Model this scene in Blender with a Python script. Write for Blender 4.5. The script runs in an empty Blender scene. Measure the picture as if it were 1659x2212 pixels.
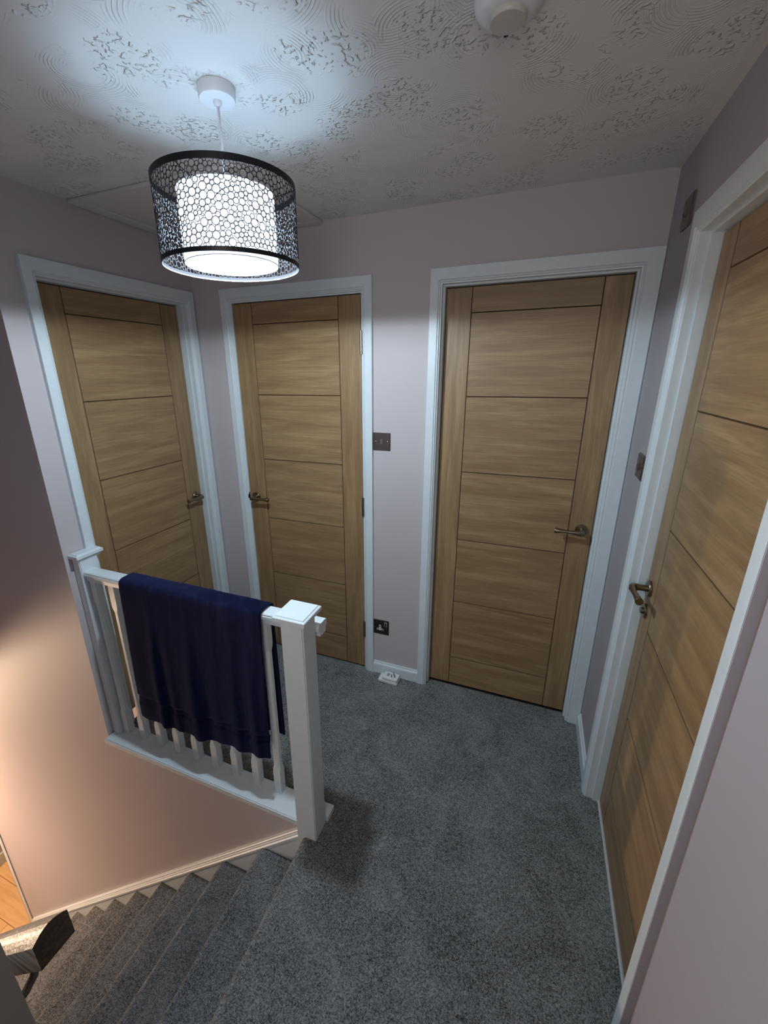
import bpy, bmesh, math, random
from mathutils import Vector, Matrix, noise
PI = math.pi
SC = bpy.context.scene
COL = SC.collection
random.seed(7)

# ------------------------------------------------------------------ measured layout (metres)
W, H = 2.0764, 2.2782            # right wall plane, ceiling height; far wall y=0, left wall x=0, carpet z=0
HO, HA, AW = 1.985, 2.049, .055  # door opening height, top of architrave, architrave width
X2L, X2R, X3L, X3R = .2434, .948, 1.3165, 2.006
Y1L, Y1R = -.7707, -.0627
Y4F, Y4N = -.4132, -1.115
D1, D2, D3, D4 = .0505, .004, .0437, .0434
ZJ = [1.882, 1.5428, 1.2021, .8616, .5183, .1786]
YA = -.912                       # face of the wall under the balustrade
YN = -1.765                      # stair wall on the near side
RISE, GO, NOSE = .2127, .2275, 1.075
ZLOW = -2.552
LX, LY = .956, -.898             # pendant

# ------------------------------------------------------------------ materials
def srgb(r, g, b):
    f = lambda c: c/12.92 if c <= .04045 else ((c+.055)/1.055)**2.4
    return (f(r/255), f(g/255), f(b/255), 1)

class NT:
    def __init__(s, name):
        s.m = bpy.data.materials.new(name); s.m.use_nodes = True
        s.t = s.m.node_tree; s.n = s.t.nodes; s.b = s.n['Principled BSDF']
    def add(s, typ, **kw):
        n = s.n.new(typ)
        for k, v in kw.items():
            if k in n.inputs.keys(): n.inputs[k].default_value = v
            else: setattr(n, k, v)
        return n
    def link(s, a, b): s.t.links.new(a, b); return s
    def math(s, op, a, b=None, c=None, clamp=False):
        n = s.n.new('ShaderNodeMath'); n.operation = op; n.use_clamp = clamp
        for i, v in enumerate((a, b, c)):
            if v is None: continue
            if isinstance(v, (int, float)): n.inputs[i].default_value = v
            else: s.link(v, n.inputs[i])
        return n.outputs[0]
    def mapr(s, v, a, b, c=0., d=1., smooth=True):
        n = s.n.new('ShaderNodeMapRange'); n.interpolation_type = 'SMOOTHSTEP' if smooth else 'LINEAR'
        s.link(v, n.inputs[0])
        for i, x in enumerate((a, b, c, d)): n.inputs[i+1].default_value = x
        return n.outputs[0]
    def mix(s, f, a, b, mode='MIX'):
        n = s.n.new('ShaderNodeMix'); n.data_type = 'RGBA'; n.blend_type = mode
        if isinstance(f, (int, float)): n.inputs[0].default_value = f
        else: s.link(f, n.inputs[0])
        for i, v in ((6, a), (7, b)):
            if isinstance(v, tuple): n.inputs[i].default_value = v
            else: s.link(v, n.inputs[i])
        return n.outputs[2]
    def coords(s, scale=(1, 1, 1), rot=(0, 0, 0), out='Object'):
        tc = s.add('ShaderNodeTexCoord'); mp = s.add('ShaderNodeMapping')
        s.link(tc.outputs[out], mp.inputs[0]); mp.inputs['Scale'].default_value = scale; mp.inputs['Rotation'].default_value = rot
        return mp.outputs[0]
    def world(s, scale=(1, 1, 1)):
        g = s.add('ShaderNodeNewGeometry'); mp = s.add('ShaderNodeMapping')
        s.link(g.outputs['Position'], mp.inputs[0]); mp.inputs['Scale'].default_value = scale
        return mp.outputs[0]
    def noise(s, vec, scale, detail=2., rough=.5, dist=0.):
        n = s.add('ShaderNodeTexNoise'); s.link(vec, n.inputs['Vector'])
        n.inputs['Scale'].default_value = scale; n.inputs['Detail'].default_value = detail
        n.inputs['Roughness'].default_value = rough; n.inputs['Distortion'].default_value = dist
        return n.outputs[0]
    def bump(s, h, strength, dist):
        b = s.add('ShaderNodeBump'); b.inputs['Strength'].default_value = strength; b.inputs['Distance'].default_value = dist
        s.link(h, b.inputs['Height']); s.link(b.outputs[0], s.b.inputs['Normal'])
    def base(s, c, rough=.5, metal=0.):
        if isinstance(c, tuple): s.b.inputs['Base Color'].default_value = c
        else: s.link(c, s.b.inputs['Base Color'])
        s.b.inputs['Roughness'].default_value = rough; s.b.inputs['Metallic'].default_value = metal
        return s

def plain(name, c, rough=.5, metal=0., bump=0., bscale=40.):
    m = NT(name); v = m.coords()
    n = m.noise(v, bscale, 3.)
    dark = tuple(x*.9 for x in c[:3])+(1,)
    m.base(m.mix(n, dark, c), rough, metal)
    if bump: m.bump(n, bump, .001)
    return m.m

def paint(name, c):
    m = NT(name); v = m.world()
    lo = m.noise(v, 2.2, 2.); hi = m.noise(v, 260., 2.)
    d = tuple(x*.93 for x in c[:3])+(1,)
    m.base(m.mix(lo, d, c), .62)
    m.bump(hi, .22, .0006)
    return m.m

def oak(name, horizontal):
    m = NT(name)
    oi = m.add('ShaderNodeObjectInfo')
    tc = m.add('ShaderNodeTexCoord')
    off = m.add('ShaderNodeVectorMath', operation='MULTIPLY_ADD')
    m.link(oi.outputs['Random'], off.inputs[0]); off.inputs[1].default_value = (7.3, 3.1, 9.7); m.link(tc.outputs['Object'], off.inputs[2])
    mp = m.add('ShaderNodeMapping'); m.link(off.outputs[0], mp.inputs[0])
    mp.inputs['Scale'].default_value = (1.0, 1., 11.) if horizontal else (11., 1., 1.0)
    v = mp.outputs[0]
    big = m.noise(v, 2.6, 4., .6, .5)
    cath = m.add('ShaderNodeTexWave', wave_type='BANDS'); cath.bands_direction = 'Z' if horizontal else 'X'
    m.link(v, cath.inputs['Vector']); cath.inputs['Scale'].default_value = .55; cath.inputs['Distortion'].default_value = 6.
    cath.inputs['Detail'].default_value = 2.; cath.inputs['Detail Scale'].default_value = .8
    mp2 = m.add('ShaderNodeMapping'); m.link(off.outputs[0], mp2.inputs[0])
    mp2.inputs['Scale'].default_value = (5., 1., 200.) if horizontal else (200., 1., 5.)
    fine = m.noise(mp2.outputs[0], 1.4, 4., .65)
    ta = srgb(136, 110, 78); tb = srgb(168, 141, 103); tcx = srgb(148, 112, 80)
    c = m.mix(m.mapr(big, .30, .72), ta, tb)
    c = m.mix(m.math('MULTIPLY', m.mapr(cath.outputs['Fac'], .2, .9), .22), c, tcx)
    c = m.mix(m.mapr(fine, .40, .70, 0., .5), c, srgb(116, 88, 58))
    tint = m.math('MULTIPLY_ADD', oi.outputs['Random'], .14, .0)
    c = m.mix(tint, c, srgb(120, 90, 60))
    m.base(c, .42)
    m.bump(fine, .12, .0006)
    return m.m

def carpet(name, c0, c1, c2):
    m = NT(name); v = m.world()
    f1 = m.noise(v, 230., 3., .75, .6)
    f2 = m.noise(v, 95., 2., .6, 1.2)
    big = m.noise(v, 5.5, 3., .55, .9)
    k = m.math('ADD', m.math('MULTIPLY', f1, .68), m.math('MULTIPLY', f2, .32))
    k = m.mapr(k, .36, .66)
    k2 = m.math('ADD', k, m.math('MULTIPLY', m.math('SUBTRACT', big, .5), .75), clamp=True)
    c = m.mix(k2, c0, c1)
    tip = m.noise(v, 420., 2., .6)
    c = m.mix(m.mapr(tip, .58, .76, 0., .75), c, c2)
    m.base(c, .95)
    m.b.inputs['Specular IOR Level'].default_value = .1
    m.b.inputs['Sheen Weight'].default_value = .15
    hgt = m.math('ADD', m.math('MULTIPLY', f1, 1.), m.math('MULTIPLY', f2, .8))
    m.bump(hgt, .85, .006)
    return m.m

def artex():
    m = NT('artex_ceiling'); v = m.world()
    wob = m.add('ShaderNodeTexNoise'); m.link(v, wob.inputs['Vector']); wob.inputs['Scale'].default_value = 5.
    wv = m.add('ShaderNodeVectorMath', operation='MULTIPLY_ADD')
    m.link(wob.outputs['Color'], wv.inputs[0]); wv.inputs[1].default_value = (.035, .035, 0); m.link(v, wv.inputs[2])
    heights = []
    for (S, ox, oy) in ((6.2, 0., 0.), (5.6, 3.37, 1.71)):
        mp = m.add('ShaderNodeMapping'); m.link(wv.outputs[0], mp.inputs[0]); mp.inputs['Location'].default_value = (ox, oy, 0)
        vo = m.add('ShaderNodeTexVoronoi', voronoi_dimensions='2D', feature='F1'); m.link(mp.outputs[0], vo.inputs['Vector'])
        vo.inputs['Scale'].default_value = S; vo.inputs['Randomness'].default_value = .8
        r = m.math('DIVIDE', vo.outputs['Distance'], S)
        ph = m.math('MULTIPLY', vo.outputs['Color'], 6.0)
        n1 = m.noise(v, 26., 2.)
        ring = m.math('SINE', m.math('ADD', m.math('MULTIPLY', r, 2*PI/.0078), m.math('MULTIPLY_ADD', n1, 2.0, ph)))
        ring = m.mapr(ring, -.2, 1.)
        rm = m.math('MULTIPLY', m.mapr(r, .035, .06), m.mapr(r, .125, .095))
        arc = m.mapr(m.noise(mp.outputs[0], 7.5, 2.), .52, .63)
        heights.append(m.math('MULTIPLY', m.math('MULTIPLY', ring, rm), m.math('MULTIPLY', arc, .36)))
        if S > 6:
            st = m.add('ShaderNodeTexVoronoi', voronoi_dimensions='2D', feature='DISTANCE_TO_EDGE')
            wst = m.add('ShaderNodeVectorMath', operation='MULTIPLY_ADD')
            w2 = m.add('ShaderNodeTexNoise'); m.link(v, w2.inputs['Vector']); w2.inputs['Scale'].default_value = 45.
            m.link(w2.outputs['Color'], wst.inputs[0]); wst.inputs[1].default_value = (.016, .016, 0); m.link(v, wst.inputs[2])
            m.link(wst.outputs[0], st.inputs['Vector']); st.inputs['Scale'].default_value = 60.
            ridge = m.mapr(st.outputs['Distance'], .24, .0)
            sel = m.mapr(m.noise(v, 80., 1.), .50, .62)
            cm = m.math('MULTIPLY', m.mapr(r, .085, .045), m.mapr(m.noise(v, 9., 1.), .36, .52))
            heights.append(m.math('MULTIPLY', m.math('MULTIPLY', ridge, sel), m.math('MULTIPLY', cm, 1.3)))
    hsum = heights[0]
    for x in heights[1:]: hsum = m.math('ADD', hsum, x)
    m.base(srgb(222, 221, 218), .7)
    m.bump(hsum, .85, .0045)
    return m.m

def navy_towel():
    m = NT('navy_terry_towel'); v = m.world()
    f = m.noise(v, 520., 3., .7); g = m.noise(v, 34., 3., .6)
    c = m.mix(m.mapr(g, .3, .7), srgb(4, 5, 17), srgb(8, 11, 40))
    c = m.mix(m.mapr(f, .45, .75, 0., .6), c, srgb(18, 26, 80))
    st = m.noise(m.world((26., 26., 2.6)), 1., 3., .6, .6)
    c = m.mix(m.mapr(st, .50, .74, 0., .62), c, srgb(36, 35, 58))
    m.base(c, .95)
    m.b.inputs['Specular IOR Level'].default_value = .05
    m.b.inputs['Sheen Weight'].default_value = .3
    m.b.inputs['Sheen Roughness'].default_value = .35
    m.b.inputs['Sheen Tint'].default_value = srgb(120, 130, 200)
    m.bump(m.math('ADD', f, m.math('MULTIPLY', g, .5)), .9, .004)
    return m.m

def brushed(name, c, rough=.32):
    m = NT(name); v = m.coords((3, 3, 260))
    n = m.noise(v, 3., 3.)
    m.base(m.mix(n, tuple(x*.75 for x in c[:3])+(1,), c), rough, 1.)
    m.bump(n, .05, .0003)
    return m.m

def planks():
    m = NT('laminate_floor'); v = m.world()
    br = m.add('ShaderNodeTexBrick'); m.link(m.world((1, 1, 1)), br.inputs['Vector'])
    br.inputs['Scale'].default_value = 1.; br.inputs['Brick Width'].default_value = 1.2; br.inputs['Row Height'].default_value = .19
    br.inputs['Mortar Size'].default_value = .002; br.inputs['Color1'].default_value = srgb(222, 184, 134); br.inputs['Color2'].default_value = srgb(206, 166, 116)
    br.inputs['Mortar'].default_value = srgb(110, 70, 36)
    n = m.noise(m.world((1.5, 14, 1)), 3., 4., .6, .5)
    m.base(m.mix(m.mapr(n, .4, .7, 0., .35), br.outputs['Color'], srgb(176, 130, 84)), .35)
    return m.m

M = dict(
    wall=paint('pink_wall_paint', srgb(194, 186, 188)),
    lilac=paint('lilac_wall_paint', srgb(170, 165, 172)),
    white=plain('white_gloss_paint', srgb(216, 225, 230), .38),
    oakh=oak('oak_veneer_horizontal', True), oakv=oak('oak_veneer_vertical', False),
    groove=plain('oak_groove', srgb(84, 60, 38), .7),
    carpet=carpet('grey_twist_carpet', srgb(48, 50, 51), srgb(158, 160, 160), srgb(232, 234, 233)),
    ceiling=artex(), towel=navy_towel(),
    brass=brushed('antique_brass', srgb(150, 137, 116), .3), steel=brushed('brushed_steel', srgb(132, 120, 114), .36),
    hinge=brushed('satin_hinge_steel', srgb(150, 146, 140), .35),
    black=plain('black_metal', srgb(14, 15, 24), .4), socket=plain('black_nickel', srgb(36, 33, 34), .3),
    plastic=plain('white_plastic', srgb(226, 228, 232), .35), pale=plain('pale_grey_plastic', srgb(196, 194, 190), .4),
    grey=plain('grey_label', srgb(150, 154, 160), .5), dark=plain('dark_gap', srgb(10, 10, 10), .8),
    inner=plain('white_lacquer', srgb(214, 222, 230), .5), planks=planks(),
    matt=plain('matt_ceiling_white', srgb(214, 209, 206), .7), pier=paint('painted_shade_grey', srgb(120, 113, 108)),
    rail=None, railend=None,
)
def railwood(name, a, b, rough):
    m = NT(name); v = m.coords((2.5, 60, 60)); n = m.noise(v, 2., 4., .65, 1.)
    m.base(m.mix(m.mapr(n, .42, .6), a, b), rough); m.bump(n, .6, .002); return m.m
M['rail'] = railwood('oak_handrail', srgb(168, 148, 122), srgb(98, 80, 60), .4)
M['railend'] = railwood('dark_end_grain', srgb(66, 50, 36), srgb(44, 34, 26), .7)
def emit(name, c, s):
    m = NT(name); m.base(c, .6); m.b.inputs['Emission Color'].default_value = c; m.b.inputs['Emission Strength'].default_value = s; return m.m
M['drum'] = emit('glowing_white_fabric', (.74, .85, 1., 1), 1.6)
M['bulb'] = emit('led_bulb_glass', (.52, .79, 1., 1), 92.)
M['hallbulb'] = emit('warm_bulb_glass', (1., .70, .46, 1), 1100.)

# ------------------------------------------------------------------ mesh helpers
def new(): return bmesh.new()
def box(bm, x0, x1, y0, y1, z0, z1, bev=0., seg=2, mat=0):
    vs = [bm.verts.new(p) for p in ((x0,y0,z0),(x1,y0,z0),(x1,y1,z0),(x0,y1,z0),(x0,y0,z1),(x1,y0,z1),(x1,y1,z1),(x0,y1,z1))]
    fs = [bm.faces.new([vs[i] for i in f]) for f in ((3,2,1,0),(4,5,6,7),(0,1,5,4),(1,2,6,5),(2,3,7,6),(3,0,4,7))]
    for f in fs: f.material_index = mat
    if bev:
        es = {e for f in fs for e in f.edges}
        bmesh.ops.bevel(bm, geom=list(es), offset=bev, segments=seg, affect='EDGES', profile=.6)
def loft(bm, rings, cap=True, closed=True, mat=0):
    rv = [[bm.verts.new(p) for p in r] for r in rings]
    n = len(rv[0])
    for a, b in zip(rv, rv[1:]):
        for i in range(n if closed else n-1):
            f = bm.faces.new((a[i], a[(i+1) % n], b[(i+1) % n], b[i])); f.material_index = mat
    if cap and closed:
        for r in (list(reversed(rv[0])), rv[-1]):
            f = bm.faces.new(r); f.material_index = mat
    return rv
def lathe(bm, prof, cx, cy, seg=40, mat=0, cap=False):
    rings = [[(cx+r*math.cos(2*PI*i/seg), cy+r*math.sin(2*PI*i/seg), z) for i in range(seg)] for r, z in prof]
    return loft(bm, rings, cap, True, mat)
def prism(bm, poly, axis, a, b, mat=0):
    """poly: 2-D points; axis 0: (y,z) along x, 1: (x,z) along y, 2: (x,y) along z"""
    put = {0: lambda p, t: (t, p[0], p[1]), 1: lambda p, t: (p[0], t, p[1]), 2: lambda p, t: (p[0], p[1], t)}[axis]
    loft(bm, [[put(p, a) for p in poly], [put(p, b) for p in poly]], True, True, mat)
def tube(bm, pts, rad, seg=12, mat=0):
    pts = [Vector(p) for p in pts]; rings = []
    for i, p in enumerate(pts):
        d = (pts[min(i+1, len(pts)-1)]-pts[max(i-1, 0)]).normalized()
        u = d.cross(Vector((0, 0, 1)));  u = u.normalized() if u.length > 1e-4 else Vector((1, 0, 0))
        w = d.cross(u); r = rad[i] if isinstance(rad, (list, tuple)) else rad
        rings.append([p+u*r*math.cos(2*PI*k/seg)+w*r*math.sin(2*PI*k/seg) for k in range(seg)])
    loft(bm, rings, True, True, mat)
def obj(name, bm, mats, parent=None, smooth=None):
    bmesh.ops.recalc_face_normals(bm, faces=bm.faces)
    me = bpy.data.meshes.new(name); bm.to_mesh(me); bm.free()
    for m in (mats if isinstance(mats, (list, tuple)) else [mats]): me.materials.append(m)
    if smooth is not None:
        me.shade_smooth() if smooth >= 180 else None
        if smooth < 180:
            me.shade_smooth()
            me.set_sharp_from_angle(angle=math.radians(smooth))
    o = bpy.data.objects.new(name, me); COL.objects.link(o)
    if parent: o.parent = parent
    return o
def empty(name, loc=(0, 0, 0), rz=0.):
    o = bpy.data.objects.new(name, None); COL.objects.link(o); o.location = loc; o.rotation_euler = (0, 0, rz); o.empty_display_size = .05
    return o
def tag(o, label, cat=None, group=None, kind=None):
    o['label'] = label
    if cat: o['category'] = cat
    if group: o['group'] = group
    if kind: o['kind'] = kind
    return o
def struct(name, bm, mats, label, cat, smooth=None):
    return tag(obj(name, bm, mats, None, smooth), label, cat, kind='structure')

# ------------------------------------------------------------------ room shell
T, RO = .1, .015      # wall thickness, how far the rough openings lie behind the linings
bm = new()   # carpeted landing
prism(bm, [(0, .12), (W+.12, .12), (W+.12, -3.), (1.15, -3.), (1.15, YN), (1.1315, YN), (1.1315, -.825), (0, -.825)][::-1], 2, -.2, 0)
bmesh.ops.translate(bm, verts=bm.verts, vec=(0, 0, 0))
struct('floor', bm, M['carpet'], 'dark grey twist pile carpet of the upper landing', 'floor')
bm = new(); box(bm, -3.2, W+.2, -3.2, .2, H, H+.12)
struct('ceiling', bm, M['ceiling'], 'white ceiling with swirled stippled plaster texture', 'ceiling')
bm = new()
for a, b, c, d in ((-.1, X2L-RO, 0, H), (X2R+RO, X3L-RO, 0, H), (X3R+RO, W+T, 0, H), (X2L-RO, X2R+RO, HO+RO, H), (X3L-RO, X3R+RO, HO+RO, H)):
    box(bm, a, b, 0, T, c, d)
struct('wall_far', bm, M['wall'], 'pale pink wall with two oak doors facing the camera', 'wall')
bm = new()
for a, b, c, d in ((-.826, Y1L-RO, 0, H), (Y1R+RO, 0, 0, H), (Y1L-RO, Y1R+RO, HO+RO, H)):
    box(bm, -T, 0, a, b, c, d)
struct('wall_left', bm, M['wall'], 'pale pink wall around the oak door behind the balustrade', 'wall')
bm = new()
for a, b, c, d in ((Y4F+RO, 0, 0, H), (-3., Y4N-RO, 0, H), (Y4N-RO, Y4F+RO, HO+RO, H)):
    box(bm, W, W+T, a, b, c, d)
# wall-coloured strip along the outside of the near architrave
box(bm, W-.017, W+.02, Y4N-.0395, Y4N-.0372, 0, HA)
struct('wall_right', bm, M['lilac'], 'lilac-pink wall around the oak door nearest the camera', 'wall')
bm = new()
box(bm, -1.5, 1.05, YA, -.826, ZLOW, -.0005)
box(bm, -1.7, 0, YA, -.826, -.0005, H)
box(bm, -1.7, -1.5, YA, -.826, -.31, -.0005)
struct('wall_stairwell', bm, M['wall'], 'pink stairwell wall in warm light below the balustrade', 'wall')
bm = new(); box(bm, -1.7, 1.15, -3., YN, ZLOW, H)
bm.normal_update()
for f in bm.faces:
    if f.calc_center_median().x > 1.1: f.material_index = 1  # end face coloured darker grey, its shade is painted in
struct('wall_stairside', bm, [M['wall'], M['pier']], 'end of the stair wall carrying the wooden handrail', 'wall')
bm = new(); box(bm, 1.15, W+T, -3.1, -3., 0, H)
struct('wall_back', bm, M['wall'], 'pink wall behind the camera', 'wall')
bm = new(); box(bm, -1.8, -1.7, YN, -.826, -.31, H)
box(bm, -3., -1.7, -2.5, .8, -.43+.12, -.2)
struct('wall_stairhead', bm, M['wall'], 'wall and floor edge above the foot of the stairs', 'wall')
bm = new(); box(bm, -2.45, -2.34, -2.5, .8, ZLOW, -.31)
struct('wall_hall', bm, M['wall'], 'pale wall of the downstairs hall at the left edge', 'wall')
bm = new(); box(bm, -3., 1.2, -2.6, .9, ZLOW-.1, ZLOW)
struct('floor_lower', bm, M['planks'], 'honey coloured laminate floor of the hall downstairs', 'floor')
bm = new(); box(bm, -2.34, -2.325, -2.5, .8, ZLOW, ZLOW+.12, .004)
struct('baseboard_hall', bm, M['white'], 'white skirting board of the downstairs hall', 'skirting board')
bm = new(); box(bm, -2.34, -1.5, .5, .6, ZLOW, -.31)
struct('wall_hall_end', bm, M['wall'], 'pale far wall of the downstairs hall', 'wall')

def skirt(name, axis, a, b, face, sgn, label):
    t, h = .014, .072
    prof = [(0, 0), (t, 0), (t, h-.018), (t-.002, h-.012), (t-.006, h-.008), (t-.007, h), (0, h)]
    bm = new()
    if axis == 0: prism(bm, [(face+sgn*p, q) for p, q in prof], 0, a, b)
    else: prism(bm, [(face+sgn*p, q) for p, q in prof], 1, a, b)
    return struct(name, bm, M['white'], label, 'skirting board')
skirt('baseboard_far', 0, X2R+AW, X3L-AW, 0, -1, 'short white skirting board between the two far doors')
skirt('baseboard_right', 1, Y4F+AW, -.02, W, -1, 'short white skirting board in the right-hand corner')
bm = new(); box(bm, -1.508, -1.466, YA-.006, YA-.0005, ZLOW, -.315, .002); box(bm, -1.508, -1.5005, YA-.006, -.826, ZLOW, -.315, .002)
struct('trim_5', bm, M['white'], 'white corner trim at the foot of the stairwell wall', 'trim')
bm = new(); prism(bm, [(W-.022, H), (W, H), (W, H-.006)], 1, -3., 0)
struct('trim_6', bm, M['matt'], 'smooth white strip where the ceiling meets the right wall', 'trim')

# ------------------------------------------------------------------ doors
APROF = [(.006, -.0185), (.006, .0065), (.007, .008), (.0105, .009), (.0115, .0125), (.0135, .0145), (.0155, .0145), (.0165, .0125), (.018, .0125),
         (.0195, .0165), (.0215, .018), (.0535, .018), (.055, .0165), (.055, 0)]
def architrave(parent, w, left=AW, right=AW, d=.0):
    """frame moulding in door-local space: opening x 0..w, wall face y=-d (towards the landing is -y)"""
    bm = new()
    def prof(p, width):
        if width >= .05: 
            q, h = p
            return (q if q < .03 else .03+(q-.03)*(width-.03)/(AW-.03), h)
        return (p[0]*width/AW, .018 if 0 < p[1] else p[1])
    L = [prof(p, left) for p in APROF]; R = [prof(p, right) for p in APROF]; U = APROF; k = (HA-HO)/AW
    U = [(p[0] if p[0] < .03 else .03+(p[0]-.03)*((HA-HO)-.03)/(AW-.03), p[1]) for p in APROF]
    rings = [[(-q, -d-h, 0) for q, h in L], [(-L[i][0], -d-L[i][1], HO+U[i][0]) for i in range(len(U))],
             [(w+R[i][0], -d-R[i][1], HO+U[i][0]) for i in range(len(U))], [(w+q, -d-h, 0) for q, h in R]]
    loft(bm, rings, True, True)
    return obj('architrave', bm, M['white'], parent, 30)
def lining(parent, w, d):
    bm = new(); t = .001; back = .09
    y0 = -d+(.018 if d > .02 else -.0005)
    e = .0012
    box(bm, -.02, e, y0, back, 0, HO-e); box(bm, w-e, w+.02, y0, back, 0, HO-e); box(bm, -.02, w+.02, y0, back, HO-e, HO+.02)
    # door stops
    return obj('door_lining', bm, M['white'], parent)
def lever(parent, x, z, sgn, lock=False):
    """rose + lever on the landing side, pointing along sgn*x"""
    bm = new()
    rose = [(.0255, 0), (.0262, -.002), (.0262, -.007), (.0245, -.0092), (.0, -.0095)]
    rings = [[(x+max(r, .0005)*math.cos(2*PI*i/28), y, z+max(r, .0005)*math.sin(2*PI*i/28)) for i in range(28)] for r, y in rose]
    loft(bm, rings)
    h = obj('door_handle', bm, M['brass'], parent, 35)
    bm = new()
    # neck then tapering lever that flares flat at its tip
    path = [((x, -.009, z), .0105, .0105), ((x, -.030, z), .0102, .0102), ((x+sgn*.001, -.041, z), .0125, .0115), ((x+sgn*.007, -.050, z), .0150, .0115),
            ((x+sgn*.020, -.0535, z+.001), .0125, .0100), ((x+sgn*.042, -.0535, z+.002), .0068, .0082), ((x+sgn*.068, -.0525, z+.003), .0070, .0085),
            ((x+sgn*.090, -.0515, z+.003), .0092, .0100), ((x+sgn*.108, -.0505, z+.002), .0124, .0112), ((x+sgn*.1095, -.0504, z+.002), .0116, .0104)]
    rings = []
    P = [Vector(p[0]) for p in path]
    for i, (p, a, b) in enumerate(path):
        d = (P[min(i+1, len(P)-1)]-P[max(i-1, 0)]).normalized()
        up = Vector((0, 0, 1)); s = d.cross(up).normalized()
        rings.append([P[i]+up*a*math.sin(2*PI*k/18)+s*b*math.cos(2*PI*k/18) for k in range(18)])
    loft(bm, rings)
    obj('lever', bm, M['brass'], h, 40)
    if lock:
        bm = new()
        rings = [[(x+max(r, .0005)*math.cos(2*PI*i/24), y, z-.08+max(r, .0005)*math.sin(2*PI*i/24)) for i in range(24)]
                 for r, y in ((.0235, 0), (.024, -.006), (.022, -.008), (.0105, -.0082), (.0105, -.014), (.009, -.0155), (0, -.0155))]
        loft(bm, rings); obj('lock_rose', bm, M['brass'], parent, 35)
def door(name, loc, rz, w, d, hand, label, gl, gr, aw=(AW, AW), lock=False, hinges=False):
    D = empty(name, loc, rz)
    tag(D, label, 'door', kind='structure')
    architrave(D, w, aw[0], aw[1], d); lining(D, w, d)
    z0, z1, g, ch, th = .010, HO-.0045, .0012, .0017, .036
    def board(nm, a, b, c, e, mat):
        bm = new(); box(bm, a, b, 0, th, c, e, 0)
        es = [x for x in bm.edges if all(v.co.y < .001 for v in x.verts)]
        nb = bmesh.ops.bevel(bm, geom=es, offset=ch, segments=1, affect='EDGES')
        for f in nb['faces']:
            if abs(f.normal.y) < .99: f.material_index = 1
        return obj(nm, bm, [mat, M['groove']], D)
    board('stile', .0035, gl, z0, z1, M['oakv']); board('stile', gr, w-.0035, z0, z1, M['oakv'])
    zs = [z1]+ZJ+[z0]
    for i, (t, b) in enumerate(zip(zs, zs[1:])):
        board('rail' if i in (0, 6) else 'panel', gl+g*.5, gr-g*.5, b+(g*.5 if i < 6 else 0), t-(g*.5 if i else 0), M['oakh'])
    hx = .046 if hand < 0 else w-.046
    lever(D, hx, .982, -hand, lock)
    if hinges:
        for z in (1.7795, .9905, .2638):
            bm = new()
            loft(bm, [[(w-.002+.0065*math.cos(2*PI*i/16), -.006+.0065*math.sin(2*PI*i/16), zz) for i in range(16)] for zz in (z-.05, z+.05)])
            box(bm, w-.007, w+.004, -.0025, -.0005, z-.05, z+.05)
            for zz in (z-.03, z-.01, z+.01, z+.03):
                loft(bm, [[(w-.002+.0071*math.cos(2*PI*i/16), -.006+.0071*math.sin(2*PI*i/16), zz+q) for i in range(16)] for q in (-.001, .001)])
            obj('hinge', bm, M['hinge'], D, 40)
        bm = new(); box(bm, -.0005, .003, -.0065, -.0005, .955, 1.005, .0008); box(bm, -.003, .001, -.012, -.006, .972, .992, .0008)
        obj('latch_plate', bm, M['dark'], D)
    return D
door('door_1', (-D1, Y1L, 0), PI/2, Y1R-Y1L, D1, 1, 'oak door on the left wall, behind the balustrade and towel', .1137, .5979)
door('door_2', (X2L, D2, 0), 0, X2R-X2L, D2, -1, 'oak door in the middle with steel hinges on its right edge', .1152, .5889, hinges=True)
door('door_3', (X3L, D3, 0), 0, X3R-X3L, D3, 1, 'oak door on the far wall beside the right-hand corner', .1091, .5918, aw=(AW, .069))
door('door_4', (W+D4, Y4F, 0), -PI/2, Y4F-Y4N, D4, -1, 'oak door at the right edge with a keyhole below its handle', .1045, .590, aw=(AW, .037), lock=True)
bm = new(); prism(bm, [(W+D4-.007, 0), (W+D4+.02, 0), (W+D4+.02, .006), (W+D4-.004, .008), (W+D4-.007, .007)], 1, Y4N+.0015, Y4F-.0015)
tag(obj('door_threshold', bm, M['pale']), 'pale threshold strip under the oak door on the right', 'threshold strip')
bm = new(); prism(bm, [(D3-.004, 0), (D3+.05, 0), (D3+.05, .004), (D3-.003, .004)], 0, X3L+.0015, X3R-.0015)  # dark colour stands in for shade in the gap below the door
tag(obj('door_threshold', bm, M['socket']), 'dark strip painting in the shaded gap under the oak door beside the corner', 'threshold strip')

# ------------------------------------------------------------------ loft hatch, smoke alarm
LH = empty('loft_hatch', (.39, -.29, H)); tag(LH, 'white loft hatch in the ceiling corner behind the pendant lamp', 'loft hatch')
bm = new()
x0, x1, y0, y1, fw = .004, .772, -.596, -.004, .075
for a, b, c, d in ((x0, x1, y0, y0+fw), (x0, x1, y1-.045, y1), (x0, x0+.06, y0+fw, y1-.045), (x1-fw, x1, y0+fw, y1-.045)):
    box(bm, a-.39, b-.39, c+.29, d+.29, -.014, -.0003, .004)
obj('hatch_frame', bm, M['matt'], LH)
bm = new(); box(bm, x0+.064-.39, x1-fw-.004-.39, y0+fw+.004+.29, y1-.049+.29, -.009, -.0003, .002)
obj('hatch_panel', bm, M['matt'], LH)

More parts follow.
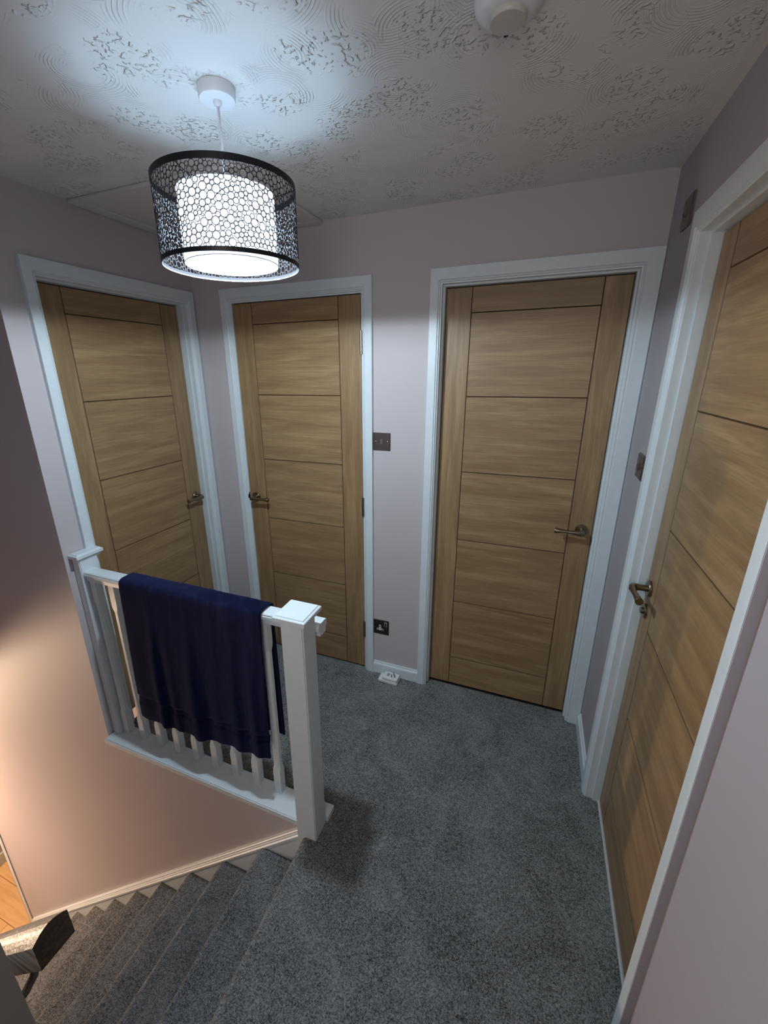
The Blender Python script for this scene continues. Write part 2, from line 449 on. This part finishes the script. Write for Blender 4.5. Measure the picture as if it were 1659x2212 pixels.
SA = empty('smoke_alarm', (1.60, -.905, H)); tag(SA, 'round white smoke alarm on the textured ceiling at the top edge', 'smoke alarm')
bm = new(); lathe(bm, [(.0005, -.0003), (.060, -.0003), (.0605, -.006), (.058, -.016), (.052, -.024), (.044, -.030), (.036, -.032), (.0005, -.032)], 0, 0, 48)
obj('alarm_body', bm, M['plastic'], SA, 40)
bm = new(); lathe(bm, [(.0325, -.0315), (.0325, -.037), (.030, -.040), (.0005, -.041)], 0, 0, 40, cap=True)
obj('alarm_vent', bm, M['pale'], SA, 40)
bm = new(); box(bm, -.010, -.002, .034, .042, -.036, -.030, .001)
obj('test_button', bm, M['dark'], SA)

# ------------------------------------------------------------------ switches, socket
def plate(bm, w, h, t=.007):
    rings = []
    for q, y in ((0, 0), (0, -t*.55), (.0035, -t), (.006, -t)):
        rings.append([(-w/2+q, y, -h/2+q), (w/2-q, y, -h/2+q), (w/2-q, y, h/2-q), (-w/2+q, y, h/2-q)])
    loft(bm, rings)
def screw(bm, x, z, y):
    loft(bm, [[(x+r*math.cos(2*PI*i/14), yy, z+r*math.sin(2*PI*i/14)) for i in range(14)] for r, yy in ((.0042, y), (.0042, y-.001), (.003, y-.0018))])
def switch(loc, rz, label, group=None):
    s = empty('light_switch', loc, rz); tag(s, label, 'light switch', group)
    bm = new(); plate(bm, .086, .084); obj('switch_plate', bm, M['steel'], s)
    bm = new(); box(bm, -.0075, .0075, -.0072, -.006, -.014, .014, .0004); prism(bm, [(-.0070, -.012), (-.0070, .012), (-.0085, .012), (-.0115, -.012)], 0, -.0055, .0055)
    obj('rocker', bm, M['steel'], s)
    for x in (-.030, .030):
        bm = new(); screw(bm, x, 0, -.007); obj('screw', bm, M['hinge'], s, 40)
    return s
switch((1.0472, -.0003, 1.332), 0, 'brushed steel light switch beside the middle oak door')
switch((W-.0003, -.243, 1.332), -PI/2, 'brushed steel light switch on the right wall at shoulder height')
switch((W-.0003, -.218, 2.089), -PI/2, 'dark metal switch plate high on the right wall near the ceiling')

SO = empty('wall_socket', (1.0465, -.0003, .300)); tag(SO, 'black single power socket low on the wall between two doors', 'power socket')
bm = new(); plate(bm, .088, .088, .005); obj('socket_plate', bm, M['socket'], SO)
def T_shape(q):
    return [(-.022-q, -.019-q), (.017+q, -.019-q), (.017+q, -.008+q), (.004+q, -.006+q), (.004+q, .016+q), (-.009-q, .016+q), (-.009-q, -.006+q), (-.022-q, -.008+q)]
bm = new(); loft(bm, [[(x-.003, y, z) for x, z in T_shape(0)] for y in (-.0048, -.0062)])
obj('socket_inlay', bm, M['pale'], SO)
for a, b, c, d in ((-.008, -.003, .004, .012), (-.022, -.013, -.0165, -.0115), (.002, .011, -.0165, -.0115)):
    bm = new(); box(bm, a, b, -.0068, -.006, c, d); obj('pin_hole', bm, M['dark'], SO)
bm = new(); box(bm, .019, .034, -.0064, -.0048, .010, .036, .0006); o = obj('switch_surround', bm, M['pale'], SO)
bm = new(); box(bm, .0215, .0315, -.009, -.006, .0125, .0335, .001); obj('rocker', bm, M['socket'], o)
for x in (-.036, .030):
    bm = new(); screw(bm, x, -.002, -.005); obj('screw', bm, M['steel'], SO, 40)

CH = empty('plug_adapter', (1.112, -.053, 0), math.radians(-3)); tag(CH, 'white plug adapter lying on the carpet with its pins upwards', 'plug adapter')
bm = new(); box(bm, -.056, .056, -.030, .030, .0, .020, .005, 3); obj('adapter_body', bm, M['plastic'], CH, 40)
bm = new(); box(bm, -.032, .055, -.029, .027, .0195, .038, .004, 3); obj('adapter_top', bm, M['plastic'], CH, 40)
bm = new(); lathe(bm, [(.019, .0375), (.0185, .0405), (.0005, .041)], .028, -.006, 28, cap=True); obj('plug_base', bm, M['plastic'], CH, 40)
for x, y in ((.020, -.016), (.036, -.010), (.025, .006)):
    bm = new(); box(bm, x-.0025, x+.0025, y-.0022, y+.0022, .040, .058, .0007); obj('pin', bm, M['hinge'], CH)
bm = new(); box(bm, -.012, .004, -.012, .012, .0379, .0384); obj('rating_label', bm, M['grey'], CH)

# ------------------------------------------------------------------ balustrade
ZR, RY0, RY1 = .873, -.879, -.8195      # handrail top, front, back
NX, NY, NP, NC, NZ = 1.0909, -.9195, .0404, .0566, .9465
BA = empty('balustrade', (.55, -.87, 0)); tag(BA, 'white painted landing balustrade with square spindles and capped newel posts', 'balustrade')
def local(o, ref=BA):
    o.location = -Vector(ref.location); return o
def capbm(x0, x1, y0, y1, z1, th=.021):
    bm = new(); rings = []
    for q, z in ((.010, z1-th-.010), (.009, z1-th-.003), (.003, z1-th), (0, z1-th+.002), (0, z1-.007), (.0025, z1-.0045), (.006, z1-.0035), (.008, z1)):
        rings.append([(x0+q, y0+q, z), (x1-q, y0+q, z), (x1-q, y1-q, z), (x0+q, y1-q, z)])
    loft(bm, rings); return bm
def post(x0, x1, y0, y1, z0, z1, c=.004):
    bm = new(); box(bm, x0, x1, y0, y1, z0, z1)
    es = [e for e in bm.edges if abs(e.verts[0].co.z-e.verts[1].co.z) > .1]
    bmesh.ops.bevel(bm, geom=es, offset=c, segments=3, affect='EDGES'); return bm
np_ = local(obj('newel_post', post(NX-NP, NX+NP, NY-NP, NY+NP, -.16, NZ-.03), M['white'], BA, 50))
obj('newel_cap', capbm(NX-NC, NX+NC, NY-NC, NY+NC, NZ), M['white'], np_)
hn = local(obj('half_newel', post(.0005, .043, -.884, -.802, .026, .925), M['white'], BA, 50))
obj('newel_cap', capbm(.0005, .0555, -.897, -.781, .9535), M['white'], hn)
bm = new()
hw, yc = (RY1-RY0)/2, (RY0+RY1)/2
prof = [(-hw*.62, -.046), (hw*.62, -.046), (hw*.66, -.030), (hw*.80, -.026), (hw, -.022), (hw, -.012), (hw*.93, -.010), (hw*.93, -.005), (hw*.82, -.0015), (hw*.4, .0),
        (-hw*.4, 0), (-hw*.82, -.0015), (-hw*.93, -.005), (-hw*.93, -.010), (-hw, -.012), (-hw, -.022), (-hw*.80, -.026), (-hw*.66, -.030)]
prism(bm, [(yc+y, ZR+z) for y, z in prof], 0, .0432, 1.141)
local(obj('handrail', bm, M['white'], BA, 35))
bm = new()   # base board (front part stops at the newel, back part runs on behind it)
prism(bm, [(.0005, -.9335), (1.0500, -.9335), (1.0500, -.8785), (1.141, -.8785), (1.141, -.8255), (.0005, -.8255)], 2, .0003, .0255)
bmesh.ops.bevel(bm, geom=[e for e in bm.edges if all(v.co.z > .02 for v in e.verts)], offset=.004, segments=2, affect='EDGES')
local(obj('base_board', bm, M['white'], BA, 40))
def baluster(x):
    bm = new(); h, yb = .016, -.849; rings = []
    for z, c in ((.0258, .0008), (.135, .0008), (.148, .0035), (.165, .0078), (.70, .0078), (.717, .0035), (.73, .0008), (ZR-.0462, .0008)):
        k = h-(.0012 if c > .004 else 0)
        rings.append([(x+a, yb+b, z) for a, b in ((-k+c, -k), (k-c, -k), (k, -k+c), (k, k-c), (k-c, k), (-k+c, k), (-k, k-c), (-k, -k+c))])
    loft(bm, rings); return bm
for i in range(9):
    local(obj('baluster', baluster(.0655+.1055*i), M['white'], BA))

# ------------------------------------------------------------------ towel over the handrail
def towel():
    nx, bm = 130, new()
    zt = ZR+.0015
    # arc-length path (y, z): front hem -> rail -> back hem
    F, B = .628, .575
    path = []
    n1 = 74
    yf, yb = RY0-.0115, RY1+.009
    for i in range(n1): path.append((yf, zt-.022-F*(1-i/n1), -F*(1-i/n1)))
    for i in range(13):
        a = PI-PI*i/12; cx, rr = (yf+yb)/2, (yb-yf)/2
        ca, sa = math.cos(a), math.sin(a)
        path.append((cx+rr*(abs(ca)**.55)*(1 if ca >= 0 else -1), zt-.022+.0305*(abs(sa)**.5), .001+.08*i/12))
    n2 = 46
    for i in range(1, n2+1): path.append((yb, zt-.022-B*i/n2, .09+B*i/n2))
    def folds(u):
        f = 0
        for c, w, a in ((.06, .05, .35), (.22, .035, 1.), (.33, .03, .45), (.50, .045, 1.15), (.66, .04, .35), (.80, .04, .7), (.93, .035, .75)):
            f += a*math.exp(-((u-c)/w)**2)
        return f
    cols = []
    for j in range(nx+1):
        u = j/nx; col = []
        for k, (y, z, s) in enumerate(path):
            t = max(0, -s)/F                     # 0 at rail, 1 at front hem
            tb = max(0, s-.09)/B
            xl = .262-.018*t; xr = .926-.012*t
            x = xl+(xr-xl)*u
            if tb > 0: x = .262+(.922-.262)*u+.006*tb
            dz = 0
            if t > 0:
                y2 = y-.026*folds(u+.02*math.sin(3*t))*t**1.1*(1.25-.62*t)-.004*t
                dz = -t*(.014*math.sin(u*4.6+.4)+.003*math.sin(u*17)+.002*folds(u))
                # woven band above the hem
                hb = (1-t)*F
                if .082 < hb < .112: y2 += .0042
                if .108 < hb < .114: y2 += .004
                if hb < .010: y2 += .001
            elif tb > 0:
                y2 = y+.012*folds(1-u)*tb
            else: y2 = y
            q = noise.noise(Vector((x*55, z*55+s*40, y*9)))*.0011+noise.noise(Vector((x*14, s*14, 3)))*.0016
            z2 = z+dz+(q if t == 0 and tb == 0 else 0)
            if t > 0: y2 -= abs(q)
            col.append(bm.verts.new((x, y2, z2)))
        cols.append(col)
    for a, b in zip(cols, cols[1:]):
        for k in range(len(path)-1): bm.faces.new((a[k], b[k], b[k+1], a[k+1]))
    o = obj('towel', bm, M['towel'], None, 180)
    md = o.modifiers.new('thickness', 'SOLIDIFY'); md.thickness = .007; md.offset = 0
    sd = o.modifiers.new('smooth', 'SUBSURF'); sd.levels = 1; sd.render_levels = 1
    return tag(o, 'navy blue terry towel draped over the white handrail', 'towel')
towel()

# ------------------------------------------------------------------ staircase
ST = empty('staircase', (0, -1.35, ZLOW)); tag(ST, 'grey carpeted staircase descending to the left beside the white string', 'staircase')
def step(k):
    xk, zk = NOSE-GO*k, -RISE*k
    back = (NOSE-GO*(k-1)+.015) if k else 1.1312
    r = .019
    pts = [(xk+.040, zk-RISE+.0005), (xk+.0152, zk-RISE+.0005), (xk+.0152, zk-2*r-.002)]
    for i in range(9):
        a = -PI/2-PI*i/8
        pts.append((xk+r+r*math.cos(a)-0, zk-r+r*math.sin(a)))
    pts += [(back, zk), (back, zk-.05), (xk+.040, zk-.05)]
    bm = new()
    prism(bm, pts, 1, (YN+.0005), (-.936 if k else -.9605))
    o = obj('step', bm, M['carpet'], ST, 50); o.location = -Vector(ST.location); return o
for k in range(12): step(k)
bm = new()
def top(x): return -.046+.9125*(x-1.0177)
xa, xb = 1.0495, -1.43
prism(bm, [(xa, top(xa)-.022), (xb, top(xb)-.022), (xb, ZLOW+.001), (xb+.25, ZLOW+.001), (xa, top(xa)-.33)], 1, -.9355, YA-.0005)
o = obj('stair_string', bm, M['white'], ST); o.location = -Vector(ST.location)
bm = new()
n = Vector((-.674, 0, .739))
cs = [(0, -.024), (.0275, -.024), (.0275, -.016), (.022, -.013), (.022, -.009), (.0175, -.007), (.0175, -.002), (.015, 0), (0, 0)]
loft(bm, [[(x, YA-.0005-q, top(x)+h/.739) for q, h in cs] for x in (xa, xb)])
o = obj('string_moulding', bm, M['white'], ST); o.location = -Vector(ST.location)

# ------------------------------------------------------------------ wall handrail on the near side
HR = empty('wall_handrail', (1.127, -1.734, .85)); tag(HR, 'wooden wall handrail with a dark cut end at the lower left', 'handrail')
w, h = .05, .055
def hrp(x):
    zt = .871+(RISE/GO)*(x-1.127)
    sec = [(0, -h), (w, -h), (w, -.004)]
    for i in range(1, 8): 
        t = i/8; sec.append((w*(1-t), -.004+.012*math.sin(PI*t)))
    sec.append((0, -.004))
    return [(x-1.127+q*.037*-1, y, zt+q-.85) for y, q in sec]
bm = new(); rv = loft(bm, [hrp(-.9), hrp(0.), hrp(.6), hrp(1.127)])
for f in bm.faces:
    f.material_index = 0
    if len(f.verts) > 4 and f.calc_center_median().x > -.1: f.material_index = 1
obj('rail', bm, [M['rail'], M['railend']], HR)
for xx in (1.03, .1):
    zt = .871+(RISE/GO)*(xx-1.127)
    bm = new()
    p0 = Vector((xx-1.127, .025, zt-.0545-.85)); 
    tube(bm, [p0, p0+Vector((0, 0, -.022)), p0+Vector((0, -.006, -.040)), p0+Vector((0, -.022, -.052)), p0+Vector((0, -.044, -.056)), p0+Vector((0, -.0555, -.056))], .0065, 12)
    b = obj('rail_bracket', bm, M['steel'], HR, 40)

# ------------------------------------------------------------------ pendant lamp
PL = empty('pendant_lamp', (LX, LY, H)); tag(PL, 'pendant lamp with black ring-patterned drum shade and glowing white inner drum', 'pendant lamp')
ZT, ZB, RS = 2.0893-H, 1.9078-H, .1685
bm = new(); lathe(bm, [(.042, -.0003), (.0425, -.002), (.0412, -.022), (.0395, -.0245), (.010, -.0255), (.009, -.032), (.0045, -.036), (.0005, -.036)], 0, 0, 48)
obj('ceiling_rose', bm, M['plastic'], PL, 40)
bm = new(); tube(bm, [(0, 0, -.034), (.0008, 0, -.12), (0, 0, -.225)], .0036, 10); obj('flex', bm, M['plastic'], PL, 40)
bm = new(); lathe(bm, [(.0005, -.222), (.012, -.224), (.019, -.235), (.019, -.262), (.0205, -.264), (.0205, -.276), (.0145, -.278), (.0005, -.278)], 0, 0, 28); obj('lamp_holder', bm, M['plastic'], PL, 40)
bm = new(); bmesh.ops.create_icosphere(bm, subdivisions=2, radius=.030, matrix=Matrix.Translation((0, 0, -.316)))
obj('bulb', bm, M['bulb'], PL, 180)
# inner drum
RI, DT, DB = .115, 2.0705-H, 1.913-H
bm = new(); lathe(bm, [(RI, DB), (RI, DT)], 0, 0, 64)
o = obj('inner_drum', bm, M['drum'], PL, 60); md = o.modifiers.new('t', 'SOLIDIFY'); md.thickness = .0012; md.offset = -1
for z in (DT-.001, DB+.001):
    bm = new(); loft(bm, [[(( RI+.0012*math.cos(b))*math.cos(2*PI*i/64), (RI+.0012*math.cos(b))*math.sin(2*PI*i/64), z+.0012*math.sin(b)) for i in range(64)] for b in [2*PI*q/6 for q in range(7)]], False)
    obj('drum_ring', bm, M['inner'], o, 60)
# spider carrying the shades
bm = new()
for k in range(3):
    a = 2*PI*k/3+.5; c, s = math.cos(a), math.sin(a)
    tube(bm, [(.02*c, .02*s, -.262), (.07*c, .07*s, -.258), (RI*c, RI*s, DT-.004), ((RS-.001)*c, (RS-.001)*s, ZT-.006)], .0014, 6)
obj('shade_carrier', bm, M['black'], PL, 60)
# ring-pattern shade: tangent circle packing wrapped on the cylinder
CIRC, HS = 2*PI*RS, (ZT-.013)-(ZB+.009)
def pack():
    R = random.Random(3); cs = []; cell = .02; grid = {}
    def key(u, v): return (int((u % CIRC)/cell), int(v/cell))
    NU = int(CIRC/cell)+1
    def near(u, v):
        a, b = key(u, v)
        for i in (-1, 0, 1):
            for j in (-1, 0, 1):
                for q in grid.get(((a+i) % NU, b+j), ()): yield q
    def du(a, b):
        d = (a-b) % CIRC
        return d-CIRC if d > CIRC/2 else d
    def ok(u, v, r):
        if v-r < -.0015 or v+r > HS+.0015: return False
        for (p, q, s) in near(u, v):
            if math.hypot(du(u, p), v-q) < r+s-.0006: return False
        return True
    def put(u, v, r):
        u %= CIRC; cs.append((u, v, r)); grid.setdefault(key(u, v), []).append((u, v, r))
    radii = [.0082, .0068, .0060, .0052, .0046]
    put(.1, HS/2, .0085); front = [0]
    tries = 0
    while tries < 26000:
        tries += 1
        i = R.randrange(max(0, len(cs)-60), len(cs)) if R.random() < .5 else R.randrange(len(cs))
        u, v, r = cs[i]
        n = R.choice(radii)
        # tangent to this circle and one neighbour when possible
        best = None
        for (p, q, s) in near(u, v):
            d = math.hypot(du(p, u), q-v)
            if d < 1e-6 or d > r+s+2*n: continue
            a, b = r+n, s+n
            if a+b < d: continue
            x = (a*a-b*b+d*d)/(2*d); h2 = a*a-x*x
            if h2 <= 0: continue
            ex, ey = du(p, u)/d, (q-v)/d; hh = math.sqrt(h2)*R.choice((-1, 1))
            c = (u+ex*x-ey*hh, v+ey*x+ex*hh)
            if ok(c[0], c[1], n): best = c; break
        if best is None and (len(cs) < 3 or R.random() < .15):
            a = R.random()*2*PI; c = (u+(r+n)*math.cos(a), v+(r+n)*math.sin(a))
            if ok(c[0], c[1], n): best = c
        if best: put(best[0], best[1], n)
    for n in (.0045, .0036, .0028):
        for _ in range(9000):
            u, v = R.random()*CIRC, R.random()*HS
            if ok(u, v, n+.0002): put(u, v, n+.0004)
    return cs
bm = new(); zb0 = ZB+.009; wd = .00095
def cyl(u, v, rad): 
    a = u/RS; return (rad*math.cos(a), rad*math.sin(a), zb0+v)
for (u, v, r) in pack():
    n = 20 if r > .006 else 14
    ro, ri = r+wd*.6, max(r-wd*.75, .0008)
    V = [[bm.verts.new(cyl(u+q*math.cos(2*PI*i/n), min(max(v+q*math.sin(2*PI*i/n), -.002), HS+.002), rad)) for i in range(n)] for q, rad in ((ro, RS), (ri, RS), (ri, RS-.0009), (ro, RS-.0009))]
    for i in range(n):
        j = (i+1) % n
        for a, b, mt in ((0, 1, 0), (1, 2, 0), (2, 3, 1), (3, 0, 0)):
            f = bm.faces.new((V[a][i], V[a][j], V[b][j], V[b][i])); f.material_index = mt
for z0, z1, mi in ((ZB, ZB+.0095, 1), (ZT-.0135, ZT, 0)):
    seg = 96
    V = [[bm.verts.new((rad*math.cos(2*PI*i/seg), rad*math.sin(2*PI*i/seg), z)) for i in range(seg)] for rad, z in ((RS+.0006, z0), (RS+.0006, z1), (RS-.0014, z1), (RS-.0014, z0))]
    for i in range(seg):
        j = (i+1) % seg
        for a, b, mt in ((0, 1, 0), (1, 2, 0), (2, 3, mi), (3, 0, 0)):
            f = bm.faces.new((V[a][i], V[a][j], V[b][j], V[b][i])); f.material_index = mt
for k in range(1):
    a = 2.6
    for q in (0,):
        vs = [bm.verts.new(((RS-.0004)*math.cos(a+d), (RS-.0004)*math.sin(a+d), z)) for d, z in ((-.012, ZB), (.012, ZB), (.012, ZT), (-.012, ZT))]
        bm.faces.new(vs).material_index = 0
sh = obj('patterned_shade', bm, [M['black'], M['inner']], PL)

# downstairs hall pendant (outside the picture, its warm light is what reaches the stairwell)
HL = empty('hall_light', (-2.2, -1.6, -.31)); tag(HL, 'warm ceiling light in the downstairs hall', 'ceiling light')
bm = new(); lathe(bm, [(.05, -.0003), (.05, -.02), (.02, -.03), (.012, -.06), (.012, -.27), (.0005, -.27)], 0, 0, 24); obj('ceiling_rose', bm, M['plastic'], HL, 40)
bm = new(); bmesh.ops.create_icosphere(bm, subdivisions=2, radius=.05, matrix=Matrix.Translation((0, 0, -.316))); obj('bulb', bm, M['hallbulb'], HL, 180)

# ------------------------------------------------------------------ lights
def lamp(name, typ, loc, power, color, **kw):
    l = bpy.data.lights.new(name, typ); l.energy = power; l.color = color
    for k, v in kw.items(): setattr(l, k, v)
    o = bpy.data.objects.new(name, l); COL.objects.link(o); o.location = loc; return o
fl = lamp('landing_fill', 'AREA', (1.62, -2.9, 1.75), 11.0, (1., .96, .92), shape='DISK', size=.9)
fl.rotation_euler = (math.radians(97), 0, math.radians(45))

sp = lamp('bulb_light', 'SPOT', (LX, LY, H-.350), 34., (.74, .89, 1.), spot_size=PI, spot_blend=.1, shadow_soft_size=.028)
w = bpy.data.worlds.new('world'); SC.world = w; w.use_nodes = True
w.node_tree.nodes['Background'].inputs[0].default_value = (.9, .85, .82, 1); w.node_tree.nodes['Background'].inputs[1].default_value = .02

# ------------------------------------------------------------------ camera
cam = bpy.data.cameras.new('camera'); co = bpy.data.objects.new('camera', cam); COL.objects.link(co)
right = Vector((0.9294230645, 0.3688810151, -0.0099781673)); up = Vector((-0.1048357178, 0.2898740166, 0.9513056957)); fwd = Vector((-0.3538110222, 0.8831193867, -0.3080875028))
m = Matrix.Identity(4)
for i in range(3): m[i][0], m[i][1], m[i][2] = right[i], up[i], -fwd[i]
m.translation = (1.71843419, -1.90700996, 1.65075725)
co.matrix_world = m
cam.sensor_fit = 'VERTICAL'; cam.sensor_height = 24.; cam.sensor_width = 18.
cam.lens = 906.8307*24/2212; cam.shift_x = (829.5-787.987)/2212; cam.shift_y = -(1106-1097.451)/2212
cam.clip_start = .02
SC.camera = co
SC.view_settings.view_transform = 'Standard'; SC.view_settings.look = 'None'; SC.view_settings.exposure = .36
SC.cycles.max_bounces = 5; SC.cycles.diffuse_bounces = 4; SC.cycles.use_adaptive_sampling = True; SC.cycles.adaptive_threshold = .05; SC.cycles.sample_clamp_indirect = 4.
try: SC.cycles.use_denoising = True
except Exception: pass
